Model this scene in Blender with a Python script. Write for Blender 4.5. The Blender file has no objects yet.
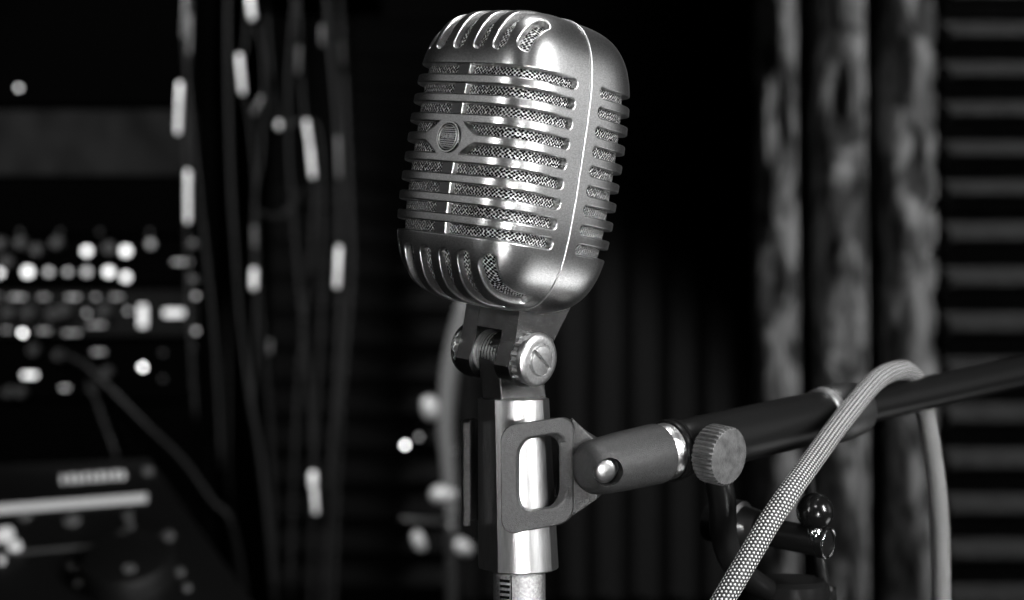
import bpy, bmesh, math, random
from mathutils import Vector, Matrix
from mathutils.geometry import delaunay_2d_cdt
random.seed(7)
C = bpy.context.scene.collection
PI = math.pi
CAMZ = 1.2
FPX = 1680.0
R = math.radians

def W(px, py, d):
    """world point seen at a pixel of the photograph, d metres in front of the camera"""
    return Vector(((px-512)/FPX*d, d, CAMZ-(py-300)/FPX*d))

# ------------------------------------------------------------------ materials
MATS = {}
def mat(name, col=0.5, rough=0.5, metal=0.0, noise=0.0, nscale=60, bump=0.0, bscale=200, emit=0.0, spec=0.5, coat=0.0, nstretch=None, rough_var=0.0):
    if name in MATS: return MATS[name]
    m = bpy.data.materials.new(name); m.use_nodes = True
    nt = m.node_tree; b = nt.nodes['Principled BSDF']
    b.inputs['Base Color'].default_value = (col, col, col, 1)
    b.inputs['Roughness'].default_value = rough
    b.inputs['Metallic'].default_value = metal
    b.inputs['Specular IOR Level'].default_value = spec
    b.inputs['Coat Weight'].default_value = coat
    if emit:
        b.inputs['Emission Color'].default_value = (1, 1, 1, 1)
        b.inputs['Emission Strength'].default_value = emit
    tc = nt.nodes.new('ShaderNodeTexCoord')
    src = tc.outputs['Object']
    if nstretch:
        mp = nt.nodes.new('ShaderNodeMapping'); mp.inputs['Scale'].default_value = nstretch
        nt.links.new(src, mp.inputs['Vector']); src = mp.outputs['Vector']
    if noise or rough_var:
        n = nt.nodes.new('ShaderNodeTexNoise'); n.inputs['Scale'].default_value = nscale
        n.inputs['Detail'].default_value = 5
        nt.links.new(src, n.inputs['Vector'])
        if noise:
            r = nt.nodes.new('ShaderNodeMapRange')
            r.inputs[1].default_value = 0.3; r.inputs[2].default_value = 0.7
            r.inputs[3].default_value = max(col*(1-noise), 0); r.inputs[4].default_value = min(col*(1+noise), 1)
            nt.links.new(n.outputs['Fac'], r.inputs[0]); nt.links.new(r.outputs[0], b.inputs['Base Color'])
        if rough_var:
            r = nt.nodes.new('ShaderNodeMapRange')
            r.inputs[1].default_value = 0.3; r.inputs[2].default_value = 0.7
            r.inputs[3].default_value = max(rough-rough_var, 0.02); r.inputs[4].default_value = rough+rough_var
            nt.links.new(n.outputs['Fac'], r.inputs[0]); nt.links.new(r.outputs[0], b.inputs['Roughness'])
    if bump:
        n2 = nt.nodes.new('ShaderNodeTexNoise'); n2.inputs['Scale'].default_value = bscale; n2.inputs['Detail'].default_value = 3
        bp = nt.nodes.new('ShaderNodeBump'); bp.inputs['Strength'].default_value = bump; bp.inputs['Distance'].default_value = 0.0004
        nt.links.new(src, n2.inputs['Vector']); nt.links.new(n2.outputs['Fac'], bp.inputs['Height']); nt.links.new(bp.outputs['Normal'], b.inputs['Normal'])
    MATS[name] = m
    return m

M_SATIN = mat('satin_chrome', 0.60, 0.285, 1, noise=0.22, nscale=1100, bump=0.07, bscale=2600, nstretch=(1, 1, 2.0))
M_RIM = mat('polished_chrome_edge', 0.95, 0.42, 1)
M_BARREL = mat('brushed_chrome', 0.62, 0.30, 1, noise=0.10, nscale=900, bump=0.2, bscale=1800, nstretch=(1, 1, 0.15))
M_CHROME = mat('chrome', 0.8, 0.12, 1, rough_var=0.05)
M_DARKMETAL = mat('dark_cast_metal', 0.15, 0.27, 1, noise=0.35, nscale=900, bump=0.5, bscale=2600)
M_BLACKMETAL = mat('black_powder_coat', 0.035, 0.42, 0.3, noise=0.35, nscale=900, bump=0.7, bscale=2400)
M_BLACKGLOSS = mat('black_gloss_paint', 0.008, 0.30, 0.0, bump=0.12, bscale=300, spec=0.09)
M_BALL = mat('black_phenolic', 0.006, 0.16, 0.0, bump=0.08, bscale=200)
M_BLACKPLASTIC = mat('black_plastic', 0.02, 0.4, 0.0, bump=0.3, bscale=900)
M_KNOB = mat('worn_knob_plastic', 0.075, 0.42, 0.0, noise=0.4, nscale=300, bump=0.6, bscale=900)
M_SCREW = mat('screw_steel', 0.70, 0.36, 1, noise=0.15, nscale=900, bump=0.3, bscale=900)

def mesh_grille_mat():
    m = bpy.data.materials.new('woven_wire_grille'); m.use_nodes = True
    nt = m.node_tree; b = nt.nodes['Principled BSDF']
    b.inputs['Metallic'].default_value = 1; b.inputs['Roughness'].default_value = 0.55
    tc = nt.nodes.new('ShaderNodeTexCoord')
    v = nt.nodes.new('ShaderNodeTexVoronoi'); v.voronoi_dimensions = '2D'; v.feature = 'F1'
    v.inputs['Scale'].default_value = 1; v.inputs['Randomness'].default_value = 0.30
    mp = nt.nodes.new('ShaderNodeMapping'); mp.inputs['Rotation'].default_value = (0, 0, R(45)); nt.links.new(tc.outputs['UV'], mp.inputs['Vector'])
    r = nt.nodes.new('ShaderNodeMapRange'); r.inputs[1].default_value = 0.40; r.inputs[2].default_value = 0.60
    r.inputs[3].default_value = 0.004; r.inputs[4].default_value = 0.9
    bp = nt.nodes.new('ShaderNodeBump'); bp.inputs['Strength'].default_value = 0.9; bp.inputs['Distance'].default_value = 0.0005
    nt.links.new(mp.outputs['Vector'], v.inputs['Vector']); nt.links.new(v.outputs['Distance'], r.inputs[0])
    nt.links.new(r.outputs[0], b.inputs['Base Color']); nt.links.new(v.outputs['Distance'], bp.inputs['Height'])
    nt.links.new(bp.outputs['Normal'], b.inputs['Normal'])
    return m
M_GRILLE = mesh_grille_mat()

def braid_mat(name, lo, hi):
    m = bpy.data.materials.new(name); m.use_nodes = True
    nt = m.node_tree; b = nt.nodes['Principled BSDF']; b.inputs['Roughness'].default_value = 0.5
    b.inputs['Specular IOR Level'].default_value = 0.6
    L = nt.links.new
    def math_(op, a, c=None):
        n = nt.nodes.new('ShaderNodeMath'); n.operation = op
        for i, s in enumerate((a, c)):
            if s is None: continue
            if isinstance(s, (int, float)): n.inputs[i].default_value = s
            else: L(s, n.inputs[i])
        return n.outputs[0]
    tc = nt.nodes.new('ShaderNodeTexCoord'); sp = nt.nodes.new('ShaderNodeSeparateXYZ')
    L(tc.outputs['UV'], sp.inputs[0]); u, v = sp.outputs[0], sp.outputs[1]
    # columns of slanted stitches, each column leaning against its neighbour
    cu = math_('MULTIPLY', u, 18.0)
    colf = math_('FRACT', cu); tri = math_('ABSOLUTE', math_('SUBTRACT', colf, 0.5))       # 0 middle .. .5 edge
    ridge = math_('SUBTRACT', 1.0, math_('MULTIPLY', tri, 1.9))
    par = math_('MULTIPLY', math_('FRACT', math_('MULTIPLY', math_('FLOOR', cu), 0.5)), 1.0)
    vv = math_('ADD', math_('MULTIPLY', v, 1.0), par)
    st = math_('ADD', math_('MULTIPLY', math_('SINE', math_('MULTIPLY', math_('ADD', vv, math_('MULTIPLY', tri, 0.5)), 2*PI)), 0.5), 0.5)
    h = math_('MULTIPLY', ridge, st)
    r = nt.nodes.new('ShaderNodeMapRange'); r.inputs[1].default_value = 0.28; r.inputs[2].default_value = 0.62
    r.inputs[3].default_value = lo; r.inputs[4].default_value = hi
    L(h, r.inputs[0]); L(r.outputs[0], b.inputs['Base Color'])
    bp = nt.nodes.new('ShaderNodeBump'); bp.inputs['Strength'].default_value = 0.8; bp.inputs['Distance'].default_value = 0.0006
    L(h, bp.inputs['Height']); L(bp.outputs['Normal'], b.inputs['Normal'])
    return m
M_BRAID = braid_mat('braided_cable_sleeve', 0.004, 0.85)

# ------------------------------------------------------------------ object helpers
def tag(o, label=None, cat=None, group=None, kind=None):
    if label: o['label'] = label
    if cat: o['category'] = cat
    if group: o['group'] = group
    if kind: o['kind'] = kind
    return o

def thing(name, label, cat, loc, group=None):
    o = bpy.data.objects.new(name, None); C.objects.link(o)
    o.location = loc; o.empty_display_size = 0.02
    return tag(o, label, cat, group)

def wloc(o):
    v = Vector((0, 0, 0))
    while o is not None:
        v += o.location; o = o.parent
    return v

def obj(name, verts, faces, material, parent=None, smooth=True, uvs=None, normals=None, angle=None, loc=None, bevel=0, bseg=2, subsurf=0):
    """verts in world metres; the origin goes to loc (or the parent's place)"""
    base = wloc(parent) if parent else Vector((0, 0, 0))
    if loc is None:
        loc = base.copy()
        if parent is None:
            n = len(verts); c = sum((Vector(v) for v in verts), Vector())/n
            loc = Vector((c.x, c.y, min(v[2] for v in verts)))
    me = bpy.data.meshes.new(name)
    me.from_pydata([tuple(Vector(v)-loc) for v in verts], [], faces)
    me.materials.append(material)
    if uvs:
        ul = me.uv_layers.new(name='UVMap')
        for i, l in enumerate(me.loops): ul.data[i].uv = uvs[i] if len(uvs) == len(me.loops) else uvs[l.vertex_index]
    me.validate(); me.update()
    if smooth:
        for p in me.polygons: p.use_smooth = True
        if normals: me.normals_split_custom_set_from_vertices([tuple(n) for n in normals])
        elif angle is not None: me.set_sharp_from_angle(angle=R(angle))
    o = bpy.data.objects.new(name, me); C.objects.link(o)
    o.location = loc-base
    if parent: o.parent = parent
    if bevel:
        b = o.modifiers.new('bevel', 'BEVEL'); b.width = bevel; b.segments = bseg; b.limit_method = 'ANGLE'; b.angle_limit = R(40); b.harden_normals = False
    if subsurf:
        s = o.modifiers.new('sub', 'SUBSURF'); s.levels = s.render_levels = subsurf
    return o

class MB:
    def __init__(s): s.v = []; s.f = []; s.uv = []
    def add(s, verts, faces, mtx=None):
        n = len(s.v)
        s.v += [mtx @ Vector(v) if mtx else Vector(v) for v in verts]
        s.f += [tuple(i+n for i in f) for f in faces]
        return s
    def box(s, a, b, mtx=None):
        (x0, y0, z0), (x1, y1, z1) = a, b
        v = [(x, y, z) for x in (x0, x1) for y in (y0, y1) for z in (z0, z1)]
        return s.add(v, [(0, 1, 3, 2), (4, 6, 7, 5), (0, 4, 5, 1), (2, 3, 7, 6), (0, 2, 6, 4), (1, 5, 7, 3)], mtx)
    def lathe(s, prof, mtx=None, n=48, caps=True):
        """prof: (s along z, radius)"""
        v = []; f = []
        for (z, r) in prof:
            for i in range(n):
                a = 2*PI*i/n; v.append((r*math.cos(a), r*math.sin(a), z))
        m = len(prof)
        for j in range(m-1):
            for i in range(n):
                k = (i+1) % n
                f.append((j*n+i, j*n+k, (j+1)*n+k, (j+1)*n+i))
        if caps:
            f.append(tuple(range(n))[::-1]); f.append(tuple((m-1)*n+i for i in range(n)))
        return s.add(v, f, mtx)
    def loft(s, rings, mtx=None, closed=True, caps=True):
        n = len(rings[0]); v = [p for r in rings for p in r]; f = []
        for j in range(len(rings)-1):
            for i in range(n if closed else n-1):
                k = (i+1) % n
                f.append((j*n+i, j*n+k, (j+1)*n+k, (j+1)*n+i))
        if caps:
            f.append(tuple(range(n))[::-1]); f.append(tuple((len(rings)-1)*n+i for i in range(n)))
        return s.add(v, f, mtx)
    def ringplate(s, outer, inner, depthvec, mtx=None, inner_back=None):
        """plate with a hole: outer & inner outlines with equal counts, thickness along depthvec"""
        n = len(outer); d = Vector(depthvec)
        v = [Vector(p) for p in outer]+[Vector(p) for p in inner]+[Vector(p)+d for p in outer]+[Vector(p)+d for p in (inner_back or inner)]
        f = []
        for i in range(n):
            k = (i+1) % n
            f += [(i, k, n+k, n+i), (2*n+i, 3*n+i, 3*n+k, 2*n+k), (i, 2*n+i, 2*n+k, k), (n+i, n+k, 3*n+k, 3*n+i)]
        return s.add(v, f, mtx)
    def build(s, name, material, parent=None, **k):
        return obj(name, s.v, s.f, material, parent, **k)

def frame(origin, zdir, up=(0, 0, 1)):
    z = Vector(zdir).normalized(); u = Vector(up)
    if abs(z.dot(u)) > 0.98: u = Vector((0, 1, 0))
    x = u.cross(z).normalized(); y = z.cross(x)
    m = Matrix((x, y, z)).transposed().to_4x4(); m.translation = Vector(origin)
    return m

def catmull(pts, rep=8):
    P = [Vector(p) for p in pts]; out = []
    P = [2*P[0]-P[1]]+P+[2*P[-1]-P[-2]]
    for i in range(1, len(P)-2):
        for j in range(rep):
            t = j/rep
            a, b, c, d = P[i-1], P[i], P[i+1], P[i+2]
            out.append(0.5*((2*b)+(c-a)*t+(2*a-5*b+4*c-d)*t*t+(3*b-a-3*c+d)*t**3))
    out.append(P[-2]); return out

def tube(name, pts, r, material, parent=None, n=12, rep=8, pitch=None, twist=0.0, caps=True, smooth_path=True, loc=None):
    path = catmull(pts, rep) if smooth_path else [Vector(p) for p in pts]
    T = [(path[min(i+1, len(path)-1)]-path[max(i-1, 0)]).normalized() for i in range(len(path))]
    ref = Vector((0, 0, 1)) if abs(T[0].z) < 0.9 else Vector((0, 1, 0))
    nrm = (ref-T[0]*ref.dot(T[0])).normalized()
    v = []; f = []; vals = []; s = 0
    for i, p in enumerate(path):
        if i: s += (p-path[i-1]).length
        nrm = (nrm-T[i]*nrm.dot(T[i])).normalized(); bn = T[i].cross(nrm)
        rr = r[0]+(r[1]-r[0])*i/(len(path)-1) if isinstance(r, tuple) else r
        for k in range(n):
            a = 2*PI*k/n
            v.append(p+rr*(math.cos(a)*nrm+math.sin(a)*bn))
        vals.append(s)
    uv = []
    for i in range(len(path)-1):
        for k in range(n):
            k2 = (k+1) % n
            f.append((i*n+k, i*n+k2, (i+1)*n+k2, (i+1)*n+k))
            if pitch: uv += [(k/n, vals[i]/pitch), ((k+1)/n, vals[i]/pitch), ((k+1)/n, vals[i+1]/pitch), (k/n, vals[i+1]/pitch)]
    if caps:
        f.append(tuple(range(n))[::-1]); f.append(tuple((len(path)-1)*n+k for k in range(n)))
        if pitch: uv += [(0, 0)]*(2*n)
    return obj(name, v, f, material, parent, uvs=uv if pitch else None, loc=loc)

def rrect(w, h, r, n=6, taper=0.0):
    """rounded rectangle outline centred on 0, 4*(n+1) points"""
    out = []
    for cx, cy, a0 in ((w/2-r, h/2-r, 0), (-w/2+r, h/2-r, 90), (-w/2+r, -h/2+r, 180), (w/2-r, -h/2+r, 270)):
        for i in range(n+1):
            a = R(a0+90*i/n); out.append((cx+r*math.cos(a), cy+r*math.sin(a)))
    return out

def boolean_cut(o, cutter, op='DIFFERENCE'):
    md = o.modifiers.new('cut', 'BOOLEAN'); md.operation = op; md.object = cutter; md.solver = 'EXACT'
    bpy.context.view_layer.update()
    dg = bpy.context.evaluated_depsgraph_get()
    me = bpy.data.meshes.new_from_object(o.evaluated_get(dg))
    o.modifiers.clear(); o.data = me
    bpy.data.objects.remove(cutter)
    return o

def text_mesh(name, s, size, mtx, material, parent, extrude=0.0003):
    """raised lettering; mtx maps the text's xy plane into the world"""
    cu = bpy.data.curves.new(name+'_c', 'FONT'); cu.body = s; cu.size = size; cu.extrude = extrude
    cu.align_x = 'CENTER'; cu.align_y = 'CENTER'
    t = bpy.data.objects.new(name+'_c', cu); C.objects.link(t)
    bpy.context.view_layer.update()
    dg = bpy.context.evaluated_depsgraph_get()
    me = bpy.data.meshes.new_from_object(t.evaluated_get(dg))
    vs = [mtx @ v.co for v in me.vertices]; fs = [tuple(p.vertices) for p in me.polygons]
    bpy.data.objects.remove(t); bpy.data.meshes.remove(me)
    return obj(name, vs, fs, material, parent, smooth=False)

# =================================================================== MICROPHONE HEAD
YAW, PITCH, ROLL = -2.3211, -0.0031, 0.1521
A_, B_, C_, N1, N2 = 36.97, 38.89, 60.83, 3.8757, 3.8612
PZ, Z0, UF, UR = 8.043, -0.256, 78.3, 97.6
ROT = Matrix.Rotation(ROLL, 4, 'Y') @ Matrix.Rotation(PITCH, 4, 'X') @ Matrix.Rotation(YAW, 4, 'Z')
HO = Vector((0.00079, 0.700, CAMZ+0.05719))
HM = Matrix.Translation(HO) @ ROT @ Matrix.Scale(0.001, 4)       # head frame in millimetres -> world
H3 = ROT.to_3x3()

def Fq(x, y, z):
    return (abs(x/B_)**N1+abs(y/A_)**N1)**(N2/N1)+abs(z/C_)**N2
def Gq(x, y, z, e=1e-3):
    g = Vector((Fq(x+e, y, z)-Fq(x-e, y, z), Fq(x, y+e, z)-Fq(x, y-e, z), Fq(x, y, z+e)-Fq(x, y, z-e)))
    return g.normalized()
def ray(d):
    k = Fq(*d)**(-1/N2); return Vector(d)*k
def pt_uz(u, z):
    k = max(1-abs(z/C_)**N2, 0)**(1/N2); u = R(u); cx, sy = math.cos(u), math.sin(u)
    r = (abs(cx/B_)**N1+abs(sy/A_)**N1)**(-1/N1)
    return Vector((r*cx*k, r*sy*k, z))
def pt_y(y, psi):
    """point of the surface with a given y, at elevation psi in the x-z plane"""
    c, s = math.cos(psi), math.sin(psi); lo, hi = 0.0, 120.0
    for _ in range(44):
        m = (lo+hi)/2
        if Fq(m*c, y, m*s) > 1: hi = m
        else: lo = m
    return Vector((lo*c, y, lo*s))
def to_chart(P):
    d = Vector((P[0]/B_, P[1]/A_, P[2]/C_)).normalized()
    th = math.acos(max(-1, min(1, d.x))); ph = math.atan2(d.z, d.y)
    return Vector((th*math.cos(ph), th*math.sin(ph)))
def from_chart(q):
    th = math.hypot(q[0], q[1]); ph = math.atan2(q[1], q[0])
    d = (math.cos(th)*B_, math.sin(th)*math.cos(ph)*A_, math.sin(th)*math.sin(ph)*C_)
    return ray(d)

def refine(poly, step=0.9):
    """resample a closed 3D outline evenly"""
    out = []; n = len(poly)
    for i in range(n):
        a, b = poly[i], poly[(i+1) % n]; L = (b-a).length; k = max(1, int(round(L/step)))
        for j in range(k): out.append(a.lerp(b, j/k))
    res = []
    for p in out:
        p = ray(p)
        if not res or (p-res[-1]).length > 0.25: res.append(p)
    if (res[-1]-res[0]).length < 0.25: res.pop()
    return res

def hslot(u0, u1, zc, h, end0='round', end1='round'):
    """horizontal slot between azimuths"""
    top = []; bot = []
    n = max(4, int(abs(u1-u0)/2))
    def du(u): return 1.0/max(((pt_uz(u+0.5, zc)-pt_uz(u-0.5, zc)).length), 1e-3)   # degrees per mm
    outl = []
    a, b = u0+h*du(u0), u1-h*du(u1)
    for i in range(n+1): outl.append(pt_uz(a+(b-a)*i/n, zc-h))
    for i in range(1, 8):
        t = -PI/2+PI*i/8; outl.append(pt_uz(b+h*math.cos(t)*du(u1), zc+h*math.sin(t)))
    for i in range(n+1): outl.append(pt_uz(b+(a-b)*i/n, zc+h))
    for i in range(1, 8):
        t = PI/2+PI*i/8; outl.append(pt_uz(a+h*math.cos(t)*du(u0), zc+h*math.sin(t)))
    return refine(outl)

def badge_slot(side, zc, h, zb):
    """slot whose inner end is cut slantwise around the badge"""
    def yy(z):
        d = abs(z-zb); return 6.0+max(0, (6.6-d))*1.45
    def u_of(y): 
        lo, hi = 0, 60
        for _ in range(30):
            m = (lo+hi)/2
            if pt_uz(m, zc).y < y: lo = m
            else: hi = m
        return lo
    du = 1.0/(pt_uz(UF+0.5, zc)-pt_uz(UF-0.5, zc)).length
    b = UF-h*du; outl = []
    ub = u_of(yy(zc-h)); ut = u_of(yy(zc+h)); n = 24
    for i in range(n+1): outl.append(pt_uz(ub+(b-ub)*i/n, zc-h))
    for i in range(1, 8):
        t = -PI/2+PI*i/8; outl.append(pt_uz(b+h*math.cos(t)*du, zc+h*math.sin(t)))
    for i in range(n+1): outl.append(pt_uz(b+(ut-b)*i/n, zc+h))
    for i in range(1, 5):
        z = zc+h-2*h*i/5; outl.append(pt_uz(u_of(yy(z))-0.9*math.sin(PI*i/5), z))
    if side < 0: outl = [Vector((p.x, -p.y, p.z)) for p in outl][::-1]
    return refine(outl)

def vslot(yc, w, psi0, psi1, flare=0.0):
    """slot running over the crown (psi positive) or under the chin (psi negative) at constant y"""
    n = 26; L = []; Rr = []
    sgn = 1 if yc > 0 else -1
    def P(y, psi): return pt_y(y, psi)
    def rate(psi): return 0.01/max((P(yc, psi+0.005)-P(yc, psi-0.005)).length, 1e-3)   # rad per mm
    a = psi0+math.copysign(w*rate(psi0), psi1-psi0); b = psi1-math.copysign(w*0.8*rate(psi1), psi1-psi0)
    def width(t): return w*(1-0.22*t)
    out = []
    for i in range(n+1):
        t = i/n; out.append(P(yc+width(t)+flare*sgn*t*t, a+(b-a)*t))
    for i in range(1, 8):
        s = PI*i/8; ww = width(1)
        out.append(P(yc+flare*sgn+ww*math.cos(s), b+math.copysign(ww*math.sin(s)*rate(psi1), psi1-psi0)))
    for i in range(n, -1, -1):
        t = i/n; out.append(P(yc-width(t)+flare*sgn*t*t, a+(b-a)*t))
    for i in range(1, 8):
        s = PI*i/8
        out.append(P(yc-w*math.cos(s), a-math.copysign(w*math.sin(s)*rate(psi0), psi1-psi0)))
    return refine(out)

def area2(q): return sum(q[i][0]*q[(i+1) % len(q)][1]-q[(i+1) % len(q)][0]*q[i][1] for i in range(len(q)))/2
def inside(q, p):
    c = False; j = len(q)-1; x, y = p
    for i in range(len(q)):
        xi, yi = q[i]; xj, yj = q[j]
        if (yi > y) != (yj > y) and x < (xj-xi)*(y-yi)/(yj-yi)+xi: c = not c
        j = i
    return c

def build_shell(name, slots, parent, xflip, wall=3.4, rim=0.7):
    """one half of the pressed housing: a front-projected chart is triangulated around the slots, lips rolled inward"""
    TH = PI/2-0.006
    nb = 240
    bound = [Vector((TH*math.cos(2*PI*i/nb), TH*math.sin(2*PI*i/nb))) for i in range(nb)]
    verts = list(bound); edges = [(i, (i+1) % nb) for i in range(nb)]
    loops = []; charts = []
    for s in slots:
        q = [to_chart(p) for p in s]
        if area2(q) < 0: q = q[::-1]; s = s[::-1]
        k = len(verts); verts += q; edges += [(k+i, k+(i+1) % len(q)) for i in range(len(q))]
        loops.append((k, len(q))); charts.append(q)
    # a coarse hash of outline points to keep filler points away from them
    cell = {}; cs = 0.03
    for p in verts: cell.setdefault((int(p.x//cs), int(p.y//cs)), []).append(p)
    def near(p, d):
        cx, cy = int(p.x//cs), int(p.y//cs)
        for i in (-1, 0, 1):
            for j in (-1, 0, 1):
                for o in cell.get((cx+i, cy+j), ()):
                    if (o-p).length < d: return True
        return False
    boxes = [(min(p[0] for p in q), max(p[0] for p in q), min(p[1] for p in q), max(p[1] for p in q)) for q in charts]
    def in_hole(p):
        for q, b in zip(charts, boxes):
            if b[0] <= p[0] <= b[1] and b[2] <= p[1] <= b[3] and inside(q, p): return True
        return False
    st = 0.026; ny = int(TH/st)+1
    for j in range(-ny*2, ny*2):
        for i in range(-ny, ny+1):
            p = Vector(((i+0.5*(j % 2))*st, j*st*0.866))
            if p.length < TH-0.014 and not near(p, 0.013) and not in_hole(p): verts.append(p)
    nv0 = len(verts)
    ov, oe, of, vo, eo, fo = delaunay_2d_cdt(verts, edges, [], 0, 1e-7)
    back = {}
    for i, l in enumerate(vo):
        for k in l: back[k] = i
    faces = []
    for f in of:
        c = sum((ov[i] for i in f), Vector((0, 0)))/len(f)
        if c.length < TH+0.001 and not in_hole(c): faces.append(tuple(f))
    P = []; N = []
    for q in ov:
        p = from_chart(q); P.append(p); N.append(Gq(*p))
    # lips: rolled edge, then a wall going in
    for (k, n), q in zip(loops, charts):
        idx = [back[k+i] for i in range(n)]
        base = [P[i] for i in idx]; nn = [N[i] for i in idx]; tt = []
        for i in range(n):
            tg = (base[(i+1) % n]-base[i-1]).normalized()
            t = nn[i].cross(tg)                      # towards the hole or away
            c = to_chart(base[i]+t*0.3)
            tt.append(t)
        # orient: chart is counter-clockwise so the hole lies to the left
        left = sum(1 for i in range(0, n, 5) if inside(q, tuple(to_chart(base[i]+tt[i]*0.25))))
        if left < len(range(0, n, 5))/2: tt = [-t for t in tt]
        # soften direction jitter
        tt = [(tt[i-1]+tt[i]*2+tt[(i+1) % n]).normalized() for i in range(n)]
        prev = idx
        steps = [(rim*math.sin(a), rim*(1-math.cos(a)), a) for a in (R(30), R(60), R(88))]+[(rim, wall, PI/2)]
        for (dx, dz, a) in steps:
            cur = []
            for i in range(n):
                cur.append(len(P)); P.append(base[i]+tt[i]*dx-nn[i]*dz)
                N.append((nn[i]*math.cos(a)+tt[i]*math.sin(a)).normalized())
            for i in range(n):
                j = (i+1) % n; faces.append((prev[j], prev[i], cur[i], cur[j]))
            prev = cur
    # outer rim at the seam rolls in too
    idx = [back[i] for i in range(nb)]
    prev = idx; bp = [P[i].copy() for i in idx]; bn = [N[i].copy() for i in idx]
    for (dx, dz, a) in [(0.12, 0.05, R(35)), (0.2, 0.15, R(60)), (0.22, 0.4, R(88)), (0.22, 2.5, R(90))]:
        cur = []
        for i in range(nb):
            cur.append(len(P)); P.append(bp[i]-bn[i]*dz+Vector((-dx, 0, 0)))
            N.append((bn[i]*math.cos(a)+Vector((-1, 0, 0))*math.sin(a)).normalized())
        for i in range(nb):
            j = (i+1) % nb; faces.append((prev[i], prev[j], cur[j], cur[i]))
        prev = cur
    off = 0.42
    P = [p+Vector((off, 0, 0)) for p in P]
    if xflip:
        P = [Vector((-p.x, p.y, p.z)) for p in P]; N = [Vector((-n.x, n.y, n.z)) for n in N]
        faces = [f[::-1] for f in faces]
    # face winding from normals
    F2 = []
    for f in faces:
        a, b, c = P[f[0]], P[f[1]], P[f[2]]; g = (b-a).cross(c-a); n = N[f[0]]+N[f[1]]+N[f[2]]
        F2.append(f if g.dot(n) > 0 else f[::-1])
    Wv = [HM @ p for p in P]; Wn = [H3 @ n for n in N]
    return obj(name, Wv, F2, M_SATIN, parent, normals=Wn)

mic_base = Vector((0.0012, 0.7107, CAMZ-0.1145))
mic = thing('vintage_microphone', 'large chrome ribbed vintage microphone tilted on its swivel, held by the boom clip', 'microphone', mic_base)

ZB = Z0+0.5*PZ+0.1
fs = []; HS = 2.85
for k in range(9):
    zc = Z0+(4-k)*PZ
    if k in (3, 4):
        fs += [badge_slot(1, zc, HS, ZB), badge_slot(-1, zc, HS, ZB)]
    else:
        fs.append(hslot(-UF, UF, zc, HS))
def psi_z(z, x): return math.atan2(z, x)
def psi_for(y, z):
    """elevation at which the section through y reaches height z on the face"""
    lo, hi = 0.0, R(85)
    for _ in range(40):
        m = (lo+hi)/2
        if pt_y(y, math.copysign(m, z)).z*math.copysign(1, z) < abs(z): lo = m
        else: hi = m
    return math.copysign(lo, z)
for sg in (-1, 1):
    for yc, xe, ze, fl in ((5.3, 8, 60.5, 0), (15.8, 9, 60, 0), (26.2 if sg > 0 else 24.6, 20, 55.5, 0.6)):
        fs.append(vslot(sg*(yc+(0 if yc > 20 else 0.4)), 3.2 if yc > 20 else 3.8, psi_for(yc, 40.5 if yc > 20 else 39.8), psi_z(ze, xe), fl*0.3))
    for yc, xe, ze, fl in ((5.5, 4, -60.8, 0), (16.0, 4.5, -60.4, 0), (26.2 if sg > 0 else 23.6, 5, -57, 1.0)):
        fs.append(vslot(sg*yc-1.3, 3.3 if yc == 23.6 else 3.7, psi_for(yc, -39.6), psi_z(ze, xe), fl))
front = build_shell('front_housing', fs, mic, False)
rs = []
for k in range(9):
    zc = Z0+(4-k)*PZ
    for sg in (1, -1):
        s = hslot(180-UR, 12, zc, HS) if False else None
    a, b = 9.0, 180-UR
    s = hslot(a, b, zc, HS)
    rs += [s, [Vector((p.x, -p.y, p.z)) for p in s][::-1]]
rear = build_shell('rear_housing', rs, mic, True)

# wire grille behind the slots
def grille(parent):
    nu, nv = 144, 72; P = []; f = []; uv = []
    for j in range(nv+1):
        la = -PI/2+PI*j/nv
        for i in range(nu):
            lo = 2*PI*i/nu
            d = (math.cos(la)*math.cos(lo)*B_, math.cos(la)*math.sin(lo)*A_, math.sin(la)*C_)
            p = ray(d) if abs(math.cos(la)) > 1e-4 else Vector((0, 0, math.copysign(C_, la)))
            n = Gq(*p) if abs(math.cos(la)) > 1e-4 else Vector((0, 0, math.copysign(1, la)))
            q = p-n*3.1; P.append(q)
    for j in range(nv):
        for i in range(nu):
            k = (i+1) % nu
            face = (j*nu+i, j*nu+k, (j+1)*nu+k, (j+1)*nu+i); f.append(face)
            c = (P[face[0]]+P[face[2]])/2; n = Gq(*c)
            for t in face:
                p = P[t]
                if abs(n.z) > 0.75: uv.append((p.x/1.12, p.y/1.12))
                elif abs(n.x) > abs(n.y): uv.append((p.y/1.12, p.z/1.12))
                else: uv.append((p.x/1.12, p.z/1.12))
    return obj('wire_grille', [HM @ p for p in P], f, M_GRILLE, parent, uvs=uv)
grille(mic)

# the bright seam between the two half shells
def seam(parent):
    m = MB(); rings = []
    n = 220
    for i in range(n):
        a = 2*PI*i/n; p = ray((0.0, math.cos(a)*A_, math.sin(a)*C_)); nn = Gq(0, p.y, p.z); nn.x = 0; nn.normalize()
        rings.append([HM @ (p+nn*(0.12+0.34*math.sin(t))+Vector((0.40*math.cos(t), 0, 0))) for t in [2*PI*k/8 for k in range(8)]])
    rings.append(rings[0])
    m.loft(rings, caps=False)
    return m.build('seam_trim', M_RIM, parent)
seam(mic)

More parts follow.
